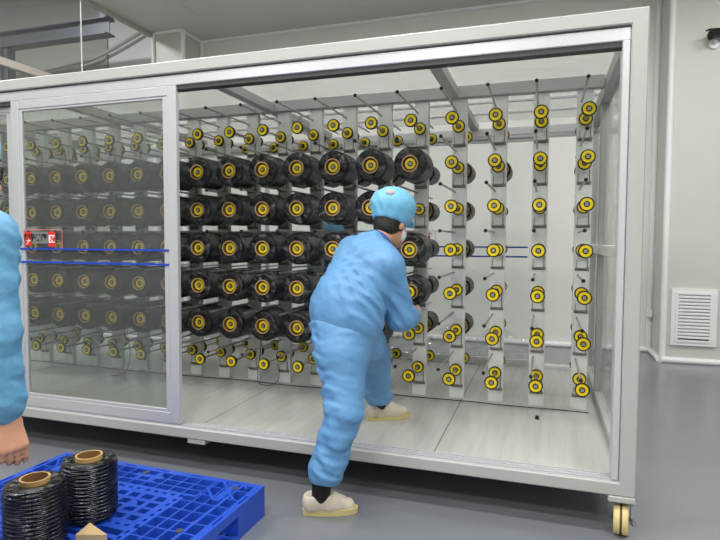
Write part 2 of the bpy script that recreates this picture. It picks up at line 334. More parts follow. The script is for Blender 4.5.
def caster(x, y, rz=-0.12):
    e = bpy.data.objects.new('caster', None); COL.objects.link(e); e.parent = cab; e.location = (x, y, 0); e.rotation_euler = (0, 0, rz); e.empty_display_size = .05
    bm = bmesh.new(); lathe(bm, [(.03, -.032, 0), (.069, -.031, 0), (.075, -.023, 0), (.075, -.005, 1), (.068, -.003, 1), (.068, .003, 1), (.075, .005, 0), (.075, .023, 0), (.069, .031, 0), (.03, .032, 0)], 'x', 30, (0, 0, .075)); done('wheel', bm, [MT['wheel'], MT['wheeldark']], e)
    bm = bmesh.new(); box(bm, -.05, .05, -.045, .045, .160, .165)
    box(bm, -.041, -.037, -.018, .018, .055, .153); box(bm, .037, .041, -.018, .018, .055, .153); box(bm, -.046, .046, -.018, .018, .153, .160); cyl(bm, (-.050, 0, .075), (.050, 0, .075), .009, 8)
    cyl(bm, (.05, -.02, .075), (.056, -.03, .06), .01, 8)
    done('fork', bm, MT['steel'], e, smooth=30)
caster(-.052, .05); caster(-.06, 2.34, .5)
# --- sticker text
def text_mesh(s, size, m, parent, name, loc, ysc=1.0):
    cu = bpy.data.curves.new(name, 'FONT'); cu.body = s; cu.size = size; cu.align_x = 'CENTER'; cu.align_y = 'CENTER'; cu.offset = size * .035
    o = bpy.data.objects.new(name, cu); COL.objects.link(o); dg = bpy.context.evaluated_depsgraph_get()
    me = bpy.data.meshes.new_from_object(o.evaluated_get(dg)); bpy.data.objects.remove(o); me.materials.clear()
    me.transform(Matrix.Rotation(PI / 2, 4, 'X'))
    t = link(name, me, parent, [m]); t.location = loc
    return t
def sticker(parent, x, y, z):
    bm = bmesh.new()
    for (a, b, c, d) in ((-.16, .16, .056, .060), (-.16, .16, -.064, -.060), (.156, .160, -.06, .06), (-.16, -.156, -.06, .06)): box(bm, x + a, x + b, y - .0012, y, z + c, z + d, 1)
    box(bm, x - .150, x - .092, y - .0012, y, z - .045, z + .045, 0); box(bm, x + .045, x + .105, y - .0012, y, z - .05, z + .045, 0)
    box(bm, x - .088, x + .041, y - .0010, y, z - .03, z + .045, 2)
    done('sticker', bm, [MT['red'], MT['pink'], MT['stickergrey']], parent, smooth=0)
    text_mesh('随手关门', .047, MT['black'], parent, 'sticker_lettering', (x - .060, y - .003, z + .006))
    text_mesh('区', .055, MT['whitep'], parent, 'sticker_lettering', (x + .075, y - .003, z - .004)); text_mesh('大', .04, MT['whitep'], parent, 'sticker_lettering', (x - .118, y - .0022, z - .02))
def door(x0, x1, y, glass, thin=False):
    bm = bmesh.new()
    if thin:
        box(bm, x0, x0 + .03, y, y + .03, .275, 2.262); box(bm, x1 - .03, x1, y, y + .03, .275, 2.262); box(bm, x0 + .03, x1 - .03, y, y + .03, .275, .31); box(bm, x0 + .03, x1 - .03, y, y + .03, 2.235, 2.262)
        d = done('sliding_door', bm, MT['white'], cab, smooth=0, bevel=.003)
        bm = bmesh.new(); box(bm, x0 + .025, x1 - .025, y + .012, y + .018, 0.30, 2.24); done('glass_pane', bm, glass, d, smooth=0)
        for z in (1.31, 1.226):
            bm = bmesh.new(); box(bm, x0 + .03, x1 - .08, y + .006, y + .0115, z - .007, z + .007); done('blue_stripe', bm, MT['blue'], d, smooth=0)
        return d
    box(bm, x0, x0 + .062, y, y + .03, .27, 2.25); box(bm, x1 - .062, x1, y, y + .03, .27, 2.25)
    box(bm, x0 + .062, x1 - .062, y, y + .03, .27, .335); box(bm, x0 + .062, x1 - .062, y, y + .03, 2.195, 2.25)
    for (a, b) in ((x0 + .062, x0 + .088), (x1 - .096, x1 - .062)): box(bm, a, b, y + .004, y + .026, .335, 2.195)
    box(bm, x0 + .088, x1 - .096, y + .004, y + .026, .335, .355); box(bm, x0 + .088, x1 - .096, y + .004, y + .026, 2.18, 2.195)
    d = done('sliding_door', bm, MT['alu'], cab, smooth=0, bevel=.003)
    bm = bmesh.new(); box(bm, x0 + .08, x1 - .09, y + .012, y + .018, .35, 2.185); done('glass_pane', bm, glass, d, smooth=0)
    for z in (1.301, 1.216):
        bm = bmesh.new(); box(bm, x0 + .05, x1 - .06, y - .0012, y + .0115, z - .006, z + .006); done('blue_stripe', bm, MT['blue'], d, smooth=0)
    return d
D1 = door(-3.708, -2.447, .008, MT['glass'])
sticker(D1, -3.465, .010, 1.366)
door(-5.0, -3.70, .046, MT['glass'])
for (a, b, yy) in ((-1.86, -.475, YB - .03), (-3.14, -1.83, YB + .005), (-4.42, -3.10, YB - .03)):
    dd = door(a, b, yy, MT['clear'], True)
    if a == -1.86: sticker(dd, -1.53, yy + .008, 1.40)

# ------------------------------------------------------------------ creel posts
X0, SP, Z0, DZ = -.1814, .2696, 2.1462, .2806
YC = 1.2; YP0, YP1 = 1.182, 1.222
def disc_mesh():
    bm = bmesh.new()
    lathe(bm, [(.006, -.004, 2), (.0100, -.004, 2), (.0105, -.003, 1), (.0180, .000, 1), (.0185, .000, 0), (.0195, -.001, 0), (.0350, -.001, 0), (.0355, .000, 1), (.0432, .0005, 1), (.0440, .009, 1), (.0425, .019, 1), (.037, .021, 0), (.018, .024, 1), (.018, .034, 1), (.008, .034, 1)], 'y', 28)
    for k in range(4):
        a = PI / 4 + k * PI / 2; box(bm, math.cos(a) * .0115 - .0025, math.cos(a) * .0115 + .0025, -.0062, -.003, math.sin(a) * .0115 - .0025, math.sin(a) * .0115 + .0025, 2)
    bmesh.ops.recalc_face_normals(bm, faces=bm.faces)
    me = bpy.data.meshes.new('disc'); bm.to_mesh(me); bm.free()
    for p in me.polygons: p.use_smooth = True
    me.set_sharp_from_angle(angle=math.radians(35))
    for m in (MT['yellow'], MT['rubber'], MT['hub']): me.materials.append(m)
    return me
DISC = disc_mesh()
proto = bpy.data.objects.new('creel_post', None); COL.objects.link(proto); proto.location = (X0, YC, ZF); proto.empty_display_size = .1
bm = bmesh.new(); hz = 2.344 - ZF
box(bm, -.05, .05, YP0 - YC, YP0 - YC + .006, .001, hz); box(bm, -.05, -.044, YP0 - YC + .006, YP1 - YC, .001, hz); box(bm, .044, .05, YP0 - YC + .006, YP1 - YC, .001, hz); box(bm, -.05, .05, YP1 - YC, YP1 - YC + .006, .001, hz)
done('column', bm, MT['post'], proto, smooth=0, bevel=.0015)
sh = None
for j in range(7):
    z = Z0 - DZ * j - ZF
    for side in (0, 1):
        if sh is None:
            bm = bmesh.new(); cyl(bm, (0, .0, 0), (0, .335, 0), .0075, 10); cyl(bm, (0, -.006, 0), (0, .012, 0), .006, 8); cyl(bm, (0, .32, 0), (0, .339, 0), .02, 16)
            s = done('spindle', bm, MT['rod'], proto, smooth=30); sh = s
        else:
            s = sh.copy(); COL.objects.link(s); s.parent = proto
        s.location = (0, .843 - YC, z) if side == 0 else (0, 2 * YC + .008 - .843 - YC, z)
        s.rotation_euler = (0, 0, 0 if side == 0 else PI)
        for k, yy in enumerate((.0, .283)):
            d = bpy.data.objects.new('disc', DISC); COL.objects.link(d); d.parent = s; d.location = (0, yy, 0)
gr = None; br = None
for j in range(7):
    z = Z0 - DZ * j - ZF
    if gr is None:
        bm = bmesh.new(); cyl(bm, (-.0245, .59 - YC, 0), (-.0245, 1.735 - YC, 0), .0065, 8); g = done('guide_rod', bm, MT['rod'], proto, smooth=30); gr = g
        bm = bmesh.new(); bmesh.ops.create_icosphere(bm, subdivisions=2, radius=.0115, matrix=Matrix.Translation((-.0245, .586 - YC, 0))); t = done('rod_tip', bm, MT['rubber'], g); gt = t
        bm = bmesh.new()
        box(bm, -.044, .046, YP0 - YC - .022, YP0 - YC - .004, -.002, .004); box(bm, -.042, .044, YP0 - YC - .004, YP0 - YC, -.016, .004)
        cyl(bm, (.034, YP0 - YC - .016, -.012), (.034, YP0 - YC - .016, .082), .0035, 6); cyl(bm, (-.034, YP0 - YC - .012, -.004), (-.034, YP0 - YC - .012, .055), .002, 6)
        cyl(bm, (.034, YP0 - YC - .03, 0), (.034, YP0 - YC - .002, 0), .009, 8); cyl(bm, (-.02, YP0 - YC - .007, -.014), (-.02, YP0 - YC, -.014), .004, 6)
        b = done('tension_bracket', bm, MT['rust'], proto, smooth=30); br = b
    else:
        g = gr.copy(); COL.objects.link(g); g.parent = proto; t = gt.copy(); COL.objects.link(t); t.parent = g
        b = br.copy(); COL.objects.link(b); b.parent = proto
    g.location = (0, 0, z + .119); b.location = (0, 0, z - .118)
ORD = 'first second third fourth fifth sixth seventh eighth ninth tenth eleventh twelfth thirteenth fourteenth fifteenth sixteenth seventeenth eighteenth'.split()
NP = 18
WHERE = {}
for i in range(NP):
    p = proto if i == 0 else copy_tree(proto)
    p.location.x = X0 - SP * i
    nm = ('nearest the right end' if i == 0 else ORD[i] + ' from the right end') + ' of the cabinet'
    lab = ('pale grey creel post with bare yellow rollers, ' if i < 4 else 'pale grey creel post beside the crouching worker, ' if i == 4 else 'pale grey creel post loaded with black spools, ') + nm
    tag(p, lab.replace('crouching', 'stooping'), 'creel post', 'creel posts in the cabinet')

# ------------------------------------------------------------------ spools
RS = .113
def spool_proto(name, RS=.113):
    root = bpy.data.objects.new(name, None); COL.objects.link(root); root.empty_display_size = .05
    bm = bmesh.new()
    prof = [(.0555, .006, 0), ((.0555 + RS) / 2, .003, 0), (RS - .009, .005, 0), (RS - .003, .012, 0), (RS, .03, 0), (RS + .001, .09, 0), (RS, .16, 0), (RS + .0005, .22, 0), (RS - .003, .242, 0), (RS - .009, .250, 0), ((.0555 + RS) / 2, .253, 0), (.0555, .250, 0)]
    lathe(bm, prof, 'z', 48, closed=True); wd = done('fibre_winding', bm, MT['wind'], root, smooth=50)
    bm = bmesh.new(); lathe(bm, [(.0545, -.006, 0), (.0545, .268, 0), (.0475, .268, 1), (.0475, -.006, 0)], 'z', 36, closed=True); done('cardboard_tube', bm, [MT['tube'], MT['tubein']], root, smooth=50)
    return root
sp = {False: spool_proto('fibre_spool'), True: spool_proto('fibre_spool', .0715)}
used = {}
def put_spool(loc, rot, label, group, scale=None, thin=False):
    o = sp[thin] if thin not in used else copy_tree(sp[thin])
    used[thin] = True
    o.location = loc; o.rotation_euler = rot
    o.scale = scale or (1, 1, 1)
    tag(o, label, 'spool', group)
    return o
ROWN = {1: 'top', 2: 'second', 3: 'middle', 4: 'fourth', 5: 'bottom'}
def on_post(i): return ('post nearest the right end' if i == 0 else ORD[i] + ' post from right end')
for i in range(4, NP):
    for j in range(1, 6):
        if i == 4 and j not in (1, 3, 4): continue
        z = Z0 - DZ * j
        x = X0 - SP * i
        if i == 4 and j == 4:
            put_spool((x, .88, z), (-PI / 2, 0, 0), 'black fibre spool held by the worker in blue, on the roller beside the right hand', 'spools on the creel', (.93, .93, .85)); continue
        put_spool((x, .832, z), (-PI / 2, random.uniform(0, 6), 0), f'black fibre spool, front of {on_post(i)}, {ROWN[j]} spool row', 'spools on the creel')
for i in range(2, NP):
    for j in range(1, 6):
        if i == 2 and j > 1: continue
        z = Z0 - DZ * j
        put_spool((X0 - SP * i, 1.332, z), (-PI / 2, random.uniform(0, 6), 0), f'slim black fibre spool, rear of {on_post(i)}, {ROWN[j]} spool row', 'spools behind the creel posts', thin=True)

# ------------------------------------------------------------------ pallet
pl = thing('plastic_pallet', 'bright blue grid top plastic pallet on the grey floor', 'pallet', (-1.705, -.335, 0), rz=-.022)
PW, PD, RES = 1.28, .984, .008
nu, nv = int(PW / RES), int(PD / RES)
occ = np.zeros((nu, nv), bool)
U = (np.arange(nu) + .5) * RES; V = (np.arange(nv) + .5) * RES      # u from the right edge, v from the back edge
for a in range(nu):
    for b in range(nv):
        u, v = U[a], V[b]
        eu, ev = min(u, PW - u), min(v, PD - v)
        e = min(eu, ev)
        if e < .034:
            s = (v if eu < ev else u)
            o_ = not (.012 < e < .022 and (s % .21) > .13)
        elif ev < .215 and eu > .25:           # rib band along the long edges
            uu, vv = u % .082, (ev - .034) % .060
            o_ = uu < .008 or vv < .008 or ev > .2
            if (u % .54) < .16 and .05 < ev < .15: o_ = not ((uu > .02 and uu < .07) and (vv > .018 and vv < .05))
        elif eu < .30:                         # square cells along the short edges
            uu, vv = (eu - .034) % .066, (v - .01) % .082
            o_ = uu < .008 or vv < .008
            if ev < .215 and eu > .06: o_ = o_ or ((u * 1.0 + v) % .12 < .012) or (.12 < eu < .16)
        else:
            uu = (u - .30) % .36; vv = (v - .215) % .30
            mod = (int((u - .30) / .36) + int((v - .215) / .30)) % 2
            if uu < .036 or vv < .036 or uu > .336 or vv > .282: o_ = not ((uu < .028 and uu > .012 and (vv % .05) < .024) or (vv < .028 and vv > .012 and (uu % .05) < .024))
            elif mod == 0:                     # square holes round a boss
                du, dv = (uu - .036) % .075, (vv - .036) % .061
                o_ = du < .024 or dv < .022
                if math.hypot(uu - .186, vv - .16) < .03: o_ = True
            else:                              # long slots
                dv = (vv - .036) % .062
                o_ = dv < .024 or abs(uu - .186) < .01
        occ[a, b] = o_
def occ_mesh(bm, occ, z0, z1, fu=1):
    nu, nv = occ.shape; P = np.zeros((nu + 2, nv + 2), bool); P[1:-1, 1:-1] = occ
    cache = {}
    def vt(a, b, t):
        k = (a, b, t)
        if k not in cache: cache[k] = bm.verts.new((-a * RES * fu, -b * RES * fu, z1 if t else z0))
        return cache[k]
    for a in range(nu):
        b = 0
        while b < nv:
            if not occ[a, b]: b += 1; continue
            bm.faces.new((vt(a, b, 1), vt(a, b + 1, 1), vt(a + 1, b + 1, 1), vt(a + 1, b, 1))); bm.faces.new((vt(a, b, 0), vt(a + 1, b, 0), vt(a + 1, b + 1, 0), vt(a, b + 1, 0)))
            b += 1
    for a in range(nu + 1):
        for b in range(nv):
            if P[a, b + 1] != P[a + 1, b + 1]: bm.faces.new((vt(a, b, 1), vt(a, b + 1, 1), vt(a, b + 1, 0), vt(a, b, 0)))
    for a in range(nu):
        for b in range(nv + 1):
            if P[a + 1, b] != P[a + 1, b + 1]: bm.faces.new((vt(a, b, 1), vt(a + 1, b, 1), vt(a + 1, b, 0), vt(a, b, 0)))
bm = bmesh.new(); occ_mesh(bm, occ, .108, .15); done('deck_grid', bm, MT['pallet'], pl, smooth=0)
bm = bmesh.new()
lo = np.zeros((nu // 2, nv // 2), bool)
for a in range(nu // 2):
    for b in range(nv // 2):
        u, v = (a + .5) * .016, (b + .5) * .016
        e = min(u, PW - u, v, PD - v)
        band = e < .15 or abs(u - PW / 2) < .08 or abs(v - PD / 2) < .08
        lo[a, b] = band and (e < .03 or (u % .064) < .017 or (v % .064) < .017)
occ_mesh(bm, lo, 0, .016, 2); done('bottom_grid', bm, MT['pallet'], pl, smooth=0)
for ku, (ua, ub) in enumerate(((.0, .17), (.55, .73), (1.11, 1.28))):
    for kv, (va, vb) in enumerate(((.0, .24), (.40, .58), (.744, .984))):
        bm = bmesh.new(); t = .006
        box(bm, -ub, -ua, -va - t, -va, .016, .108); box(bm, -ub, -ua, -vb, -vb + t, .016, .108); box(bm, -ua - t, -ua, -vb + t, -va - t, .016, .108); box(bm, -ub, -ub + t, -vb + t, -va - t, .016, .108)
        done('foot_block', bm, MT['pallet'], pl, smooth=0)
for (u, v) in ((.12, .075), (.66, .075), (1.2, .075), (.12, .5)):
    bm = bmesh.new(); cyl(bm, (-u, -v, .140), (-u, -v, .153), .016, 14); done('rubber_plug', bm, MT['steel'], pl)
put_spool((-2.305, -1.105, .158), (0, 0, .4), 'black fibre spool standing upright on the blue pallet, nearest the viewer', 'spools on the pallet')
put_spool((-2.282, -.853, .158), (0, 0, 2.1), 'black fibre spool standing upright on the blue pallet, behind the nearer one', 'spools on the pallet')
bm = bmesh.new()
tri = [(-2.172, -.968), (-2.033, -1.022), (-2.152, -1.065)]
A = [bm.verts.new((x, y, .151)) for x, y in tri]; B = [bm.verts.new((x, y, .200)) for x, y in tri]
bm.faces.new(A); bm.faces.new(B)
for i in range(3): bm.faces.new((A[i], A[(i + 1) % 3], B[(i + 1) % 3], B[i]))
wb = done('wooden_block', bm, MT['wood'], smooth=0, bevel=.003); tag(wb, 'pale wooden triangular block on the pallet in front of the spools', 'block')

# ------------------------------------------------------------------ loose bits
bm = bmesh.new(); cyl(bm, (-.439, .887, ZF), (-.439, .887, ZF + .022), .013, 12, r2=.010); tag(done('rubber_cap', bm, MT['rubber']), 'tiny black rubber cap lying alone on the cabinet floor', 'cap')
tag(curve_obj('thread', [(-3.75, 1.08, .63), (-3.73, 1.06, .55), (-3.69, 1.05, .42), (-3.69, 1.02, .30), (-3.70, .98, .2485), (-3.76, .9, .2485)], .003, MT['rubber']), 'loose black thread hanging down to the floor behind the glass door', 'thread')
tag(curve_obj('thread', [(-2.50, 1.13, .62), (-2.52, 1.12, .45), (-2.53, 1.10, .30), (-2.50, 1.06, .2485), (-2.38, 1.04, .2485), (-2.32, 1.10, .30), (-2.38, 1.15, .40)], .0025, MT['rubber']), 'loose black thread looping to the floor at the ninth post from the right', 'thread')
tag(curve_obj('thread', [(-5.0, 1.14, .2485)] + [(-4.8 + .3 * k, 1.13 + random.uniform(-.02, .02), .2485) for k in range(16)] + [(-.12, 1.12, .2485)], .0028, MT['rubber']), 'long black thread lying along the foot of the creel posts', 'thread')

bm = bmesh.new(); nx, nz = 70, 16; gv = {}
for i in range(nx + 1):
    for k in range(nz + 1):
        x = -2.15 + 1.62 * i / nx; z = .262 + (.30 + .05 * math.sin(i * .35)) * k / nz
        gv[i, k] = bm.verts.new((x, 2.325 + .014 * math.sin(i * 1.3 + k * .8) + .012 * math.sin(i * .55 - k * 1.4) + random.uniform(-.006, .006), z))
for i in range(nx):
    for k in range(nz): bm.faces.new((gv[i, k], gv[i + 1, k], gv[i + 1, k + 1], gv[i, k + 1]))
tag(done('plastic_film', bm, MT['film'], smooth=180), 'crumpled clear plastic film along the foot of the rear glass doors', 'plastic film')

# ------------------------------------------------------------------ people: implicit surfaces polygonised to one mesh
class Field:
    def __init__(s, lo, hi, h):
        s.lo = np.array(lo, float); s.h = h; s.n = np.ceil((np.array(hi) - s.lo) / h).astype(int) + 1
        s.f = np.full(s.n, .2, np.float32)
    def sub(s, a, b):
        i0 = np.clip(np.floor((np.array(a) - s.lo) / s.h).astype(int), 0, s.n); i1 = np.clip(np.ceil((np.array(b) - s.lo) / s.h).astype(int) + 1, 0, s.n)
        sl = tuple(slice(p, q) for p, q in zip(i0, i1))
        g = np.meshgrid(*[(s.lo[k] + np.arange(i0[k], i1[k]) * s.h).astype(np.float32) for k in range(3)], indexing='ij')
        return sl, g
    def _mix(s, sl, d, k):
        f = s.f[sl]
        if k > 0:
            hh = np.clip(.5 + .5 * (f - d) / k, 0, 1); s.f[sl] = f * (1 - hh) + d * hh - k * hh * (1 - hh)
        else: s.f[sl] = np.minimum(f, d)
    def cone(s, a, b, ra, rb, k=.03):
        a = np.array(a, float); b = np.array(b, float); m = max(ra, rb) + max(.05, k)
        sl, (X, Y, Z) = s.sub(np.minimum(a, b) - m, np.maximum(a, b) + m)
        ab = b - a; L2 = max(ab @ ab, 1e-9)
        t = np.clip(((X - a[0]) * ab[0] + (Y - a[1]) * ab[1] + (Z - a[2]) * ab[2]) / L2, 0, 1)
        d = np.sqrt((X - a[0] - t * ab[0]) ** 2 + (Y - a[1] - t * ab[1]) ** 2 + (Z - a[2] - t * ab[2]) ** 2) - (ra + t * (rb - ra))
        s._mix(sl, d.astype(np.float32), k)
    def ell(s, c, ax, r, k=.02, cut=None):
        c = np.array(c, float); R = max(r) + .05; sl, (X, Y, Z) = s.sub(c - R, c + R)
        q = [(X - c[0]) * a[0] + (Y - c[1]) * a[1] + (Z - c[2]) * a[2] for a in ax]
        k0 = np.sqrt(sum((q[i] / r[i]) ** 2 for i in range(3))) + 1e-6; k1 = np.sqrt(sum((q[i] / r[i] ** 2) ** 2 for i in range(3))) + 1e-6
        d = k0 * (k0 - 1) / k1
        if cut is not None:
            for (p, n) in cut: d = np.maximum(d, (X - p[0]) * n[0] + (Y - p[1]) * n[1] + (Z - p[2]) * n[2])
        s._mix(sl, d.astype(np.float32), k)
    def halfspace(s, p, n):           # keep the side against n
        sl, (X, Y, Z) = s.sub(s.lo - 1, s.lo + s.n * s.h + 1)
        s.f = np.maximum(s.f, ((X - p[0]) * n[0] + (Y - p[1]) * n[1] + (Z - p[2]) * n[2]).astype(np.float32))
    def cut(s, p, n, R):              # local planar cut, used at hems
        p = np.array(p, float); n = nrm(n); sl, (X, Y, Z) = s.sub(p - R, p + R)
        s.f[sl] = np.maximum(s.f[sl], ((X - p[0]) * n[0] + (Y - p[1]) * n[1] + (Z - p[2]) * n[2]).astype(np.float32))
    def folds(s, waves, warp=.8):     # cloth creases: (amplitude, wave vector, phase)
        sl, (X, Y, Z) = s.sub(s.lo - 1, s.lo + s.n * s.h + 1)
        w1 = np.sin(9 * X + 7 * Y + 11 * Z) + .6 * np.sin(-13 * X + 17 * Y + 6 * Z + 1.3); w2 = np.sin(14 * X - 9 * Y + 8 * Z + 2.1)
        for (a, kv, ph) in waves:
            t = np.sin(kv[0] * X + kv[1] * Y + kv[2] * Z + ph + warp * w1)
            s.f += (a * (np.abs(t) ** 1.5 - .5) * (.55 + .45 * w2)).astype(np.float32)
    def mesh(s, name, m, parent, origin, smooth_it=1):
        f = s.f; n = np.array(f.shape); I = f < 0
        act = np.zeros(n - 1, bool); cnt = None
        c = [I[dx:n[0] - 1 + dx, dy:n[1] - 1 + dy, dz:n[2] - 1 + dz] for dx in (0, 1) for dy in (0, 1) for dz in (0, 1)]
        sm = sum(x.astype(np.int8) for x in c); act = (sm > 0) & (sm < 8)
        idx = np.argwhere(act); vid = np.full(n - 1, -1, np.int64); vid[act] = np.arange(len(idx))
        acc = np.zeros((len(idx), 3)); ct = np.zeros(len(idx))
        off = [(dx, dy, dz) for dx in (0, 1) for dy in (0, 1) for dz in (0, 1)]
        val = [f[idx[:, 0] + o[0], idx[:, 1] + o[1], idx[:, 2] + o[2]] for o in off]
        for a in range(8):
            for b in range(a + 1, 8):
                if sum(abs(off[a][k] - off[b][k]) for k in range(3)) != 1: continue
                va, vb = val[a], val[b]; cr = (va < 0) != (vb < 0); den = np.where(cr, va - vb, 1)
                t = np.where(cr, va / den, 0)[:, None]
                p = np.array(off[a]) + t * (np.array(off[b]) - np.array(off[a])); acc[cr] += p[cr]; ct[cr] += 1
        P = s.lo + (idx + acc / ct[:, None]) * s.h - np.array(origin)
        F = []
        for ax in range(3):
            u, v = (ax + 1) % 3, (ax + 2) % 3
            sa = [slice(0, n[k] - 1) for k in range(3)]; sb = list(sa); sb[ax] = slice(1, n[ax])
            for k in (u, v): sa[k] = slice(1, n[k] - 1); sb[k] = slice(1, n[k] - 1)
            A = I[tuple(sa)]; B = I[tuple(sb)]
            for pos in (True, False):
                e = np.argwhere(A & ~B if pos else ~A & B)
                if not len(e): continue
                e[:, u] += 1; e[:, v] += 1
                def cell(du, dv):
                    q = e.copy(); q[:, u] -= du; q[:, v] -= dv; return vid[q[:, 0], q[:, 1], q[:, 2]]
                quad = np.stack([cell(1, 1), cell(0, 1), cell(0, 0), cell(1, 0)], 1)
                F.append(quad if pos else quad[:, ::-1])
        F = np.concatenate(F)
        F = F[(F >= 0).all(1)]
        me = bpy.data.meshes.new(name); me.vertices.add(len(P)); me.vertices.foreach_set('co', P.astype(np.float32).ravel())
        me.loops.add(F.size); me.loops.foreach_set('vertex_index', F.astype(np.int32).ravel())
        me.polygons.add(len(F)); me.polygons.foreach_set('loop_start', np.arange(0, F.size, 4, dtype=np.int32))
        me.polygons.foreach_set('use_smooth', np.ones(len(F), bool)); me.update(); me.validate()
        o = link(name, me, parent, [m])
        return o
def nrm(v): v = np.array(v, float); return v / np.linalg.norm(v)
def hand(F, wr, d, pn, side_thumb, L=.185, curl=.5, k=.008, ph=(.75, .95, .6), ts=(.75, .35)):
    # wr wrist, d finger direction, pn palm-facing normal, side_thumb unit vector towards the thumb side
    d = nrm(d); pn = nrm(np.array(pn) - d * (np.array(pn) @ d)); s = np.cross(d, pn); s = s * np.sign(s @ np.array(side_thumb)); wr = np.array(wr)
    kn = wr + d * L * .48
    for q, rr in ((-.032, .0125), (-.011, .0145), (.011, .0150), (.030, .0145)):
        F.cone(wr + s * q * .6 + d * .005, kn + s * q, .019, rr, .015)
    for q, ln, cu in ((.031, .88, .9), (.0105, 1.0, 1.0), (-.0105, .94, 1.08), (-.031, .74, 1.18)):
        p = kn + s * q - pn * .002; ang = 0.0
        for seg, (fr, r0, r1) in enumerate(((.235, .0098, .0090), (.155, .0090, .0083), (.115, .0083, .0070))):
            ang += curl * cu * ph[seg]
            dd = d * math.cos(ang) + pn * math.sin(ang) + s * q * (1.2 - seg)
            e = p + nrm(dd) * L * fr * ln
            F.cone(p, e, r0, r1, .004); p = e
    t0 = wr + d * L * .13 + s * .024 + pn * .004; t1 = t0 + nrm(d * .75 + s * ts[0] + pn * ts[1]) * .042; t2 = t1 + nrm(d * .95 + s * .28 + pn * .35) * .034; t3 = t2 + nrm(d + s * .05 + pn * .45) * .026
    F.cone(t0, t1, .0155, .0125, .012); F.cone(t1, t2, .0118, .0105, .005); F.cone(t2, t3, .0103, .0082, .004)
def head(F, c, f, u, nb):
    f = nrm(f); u = nrm(np.array(u) - f * (np.array(u) @ f)); r = np.cross(f, u); c = np.array(c)
    F.ell(c + u * .035 - f * .012, (f, r, u), (.096, .076, .092), .02); F.ell(c - u * .045 + f * .03, (f, r, u), (.064, .056, .072), .03)
    F.cone(c + f * .086 + u * .012, c + f * .110 - u * .028, .009, .0135, .012); F.ell(c + f * .077 - u * .062, (f, r, u), (.014, .024, .007), .006); F.ell(c + f * .07 - u * .1, (f, r, u), (.018, .022, .016), .02)
    for sg in (-1, 1):
        F.ell(c + r * sg * .076 - f * .012 - u * .005, (nrm(f + r * sg * .4), nrm(r - f * sg * .4), u), (.018, .008, .031), .006)
        F.ell(c + f * .079 + r * sg * .031 + u * .016, (f, r, u), (.010, .014, .009), .004); F.ell(c + f * .078 + r * sg * .031 + u * .035, (f, r, u), (.012, .022, .007), .01)
    F.cone(c - u * .05 - f * .03, nb, .052, .058, .03)
    return f, r, u, c
def shoe(parent, o, heel, toe, z):
    heel = np.array(heel, float); toe = np.array(toe, float); d = toe - heel; Ln = np.linalg.norm(d); d = np.array([*(d / Ln), 0]); s = np.array([-d[1], d[0], 0]); h0 = np.array([*heel, z])
    P = lambda a, b, c: h0 + d * a * Ln / .26 + s * b + np.array([0, 0, c])
    F = Field(h0 + np.minimum(d * Ln, 0) - .1, h0 + np.maximum(d * Ln, 0) + np.array([.1, .1, .16]), .004)
    F.cone(P(.040, 0, .058), P(.06, 0, .085), .036, .036, .02); F.cone(P(.040, 0, .05), P(.13, 0, .050), .037, .042, .03); F.cone(P(.13, 0, .05), P(.215, .004, .038), .042, .034, .03); F.cone(P(.085, 0, .095), P(.17, 0, .058), .034, .034, .02)
    F.halfspace(P(0, 0, .02), (0, 0, -1)); F.cone(P(.048, 0, .080), P(.105, 0, .080), .050, .046, .02); F.halfspace(P(.06, 0, .104), tuple(np.array([0, 0, 1.]) + d * -.05))
    sh = F.mesh('shoe', MT['shoe'], parent, o)
    bm = bmesh.new(); A, B = [], []
    for i in range(40):
        t = 2 * PI * i / 40; a = .13 + .133 * math.cos(t) * (1 if True else 1); wv = .040 + .008 * math.cos(t - .0); b = wv * math.copysign(abs(math.sin(t)) ** .8, math.sin(t))
        p = P(a, b, .001) - o; q = P(a + .002 * math.cos(t), b * 1.04, .029) - o; A.append(bm.verts.new(p)); B.append(bm.verts.new(q))
    bm.faces.new(A); bm.faces.new(B)
    for i in range(40): bm.faces.new((A[i], A[(i + 1) % 40], B[(i + 1) % 40], B[i]))
    done('sole', bm, MT['sole'], sh, smooth=50)
def cap_hair(root, o, c, f, r, u, h=.005, visor=True):
    q = 1 if visor else .86
    F = Field(c - .22, c + .24, h)
    F.ell(c + u * .098 - f * .016, (f, r, u), (.137 * q, .122 * q, .104 * q), .02); F.ell(c + u * .03 - f * .012, (f, r, u), (.113 * q, .096, .055), .03)
    if visor: F.ell(c + u * .035 + f * .105, (nrm(f - u * .35), r, nrm(u + f * .35)), (.05, .065, .006), .012)
    F.halfspace(c + u * .002 - f * .02, tuple(-(u + f * .10)))
    F.folds([(.0040, tuple(f * 28 + r * 34 + u * 30), .4), (.0025, tuple(r * 50 - u * 34 + f * 15), 1.7)], 1.2)
    F.mesh('cap', MT['cap'], root, o)
    F = Field(c - .2, c + .2, h)
    F.ell(c + u * .025 - f * .016, (f, r, u), (.101, .083, .098), .01); F.ell(c - u * .035 - f * .055, (f, r, u), (.05, .066, .05), .03)
    F.halfspace(c + u * .05, tuple(u)); F.halfspace(c + f * .035, tuple(f + u * -.5))
    F.folds([(.003, tuple(r * 200 + f * 60), .3)], .5)
    F.mesh('hair', MT['hair'], root, o)
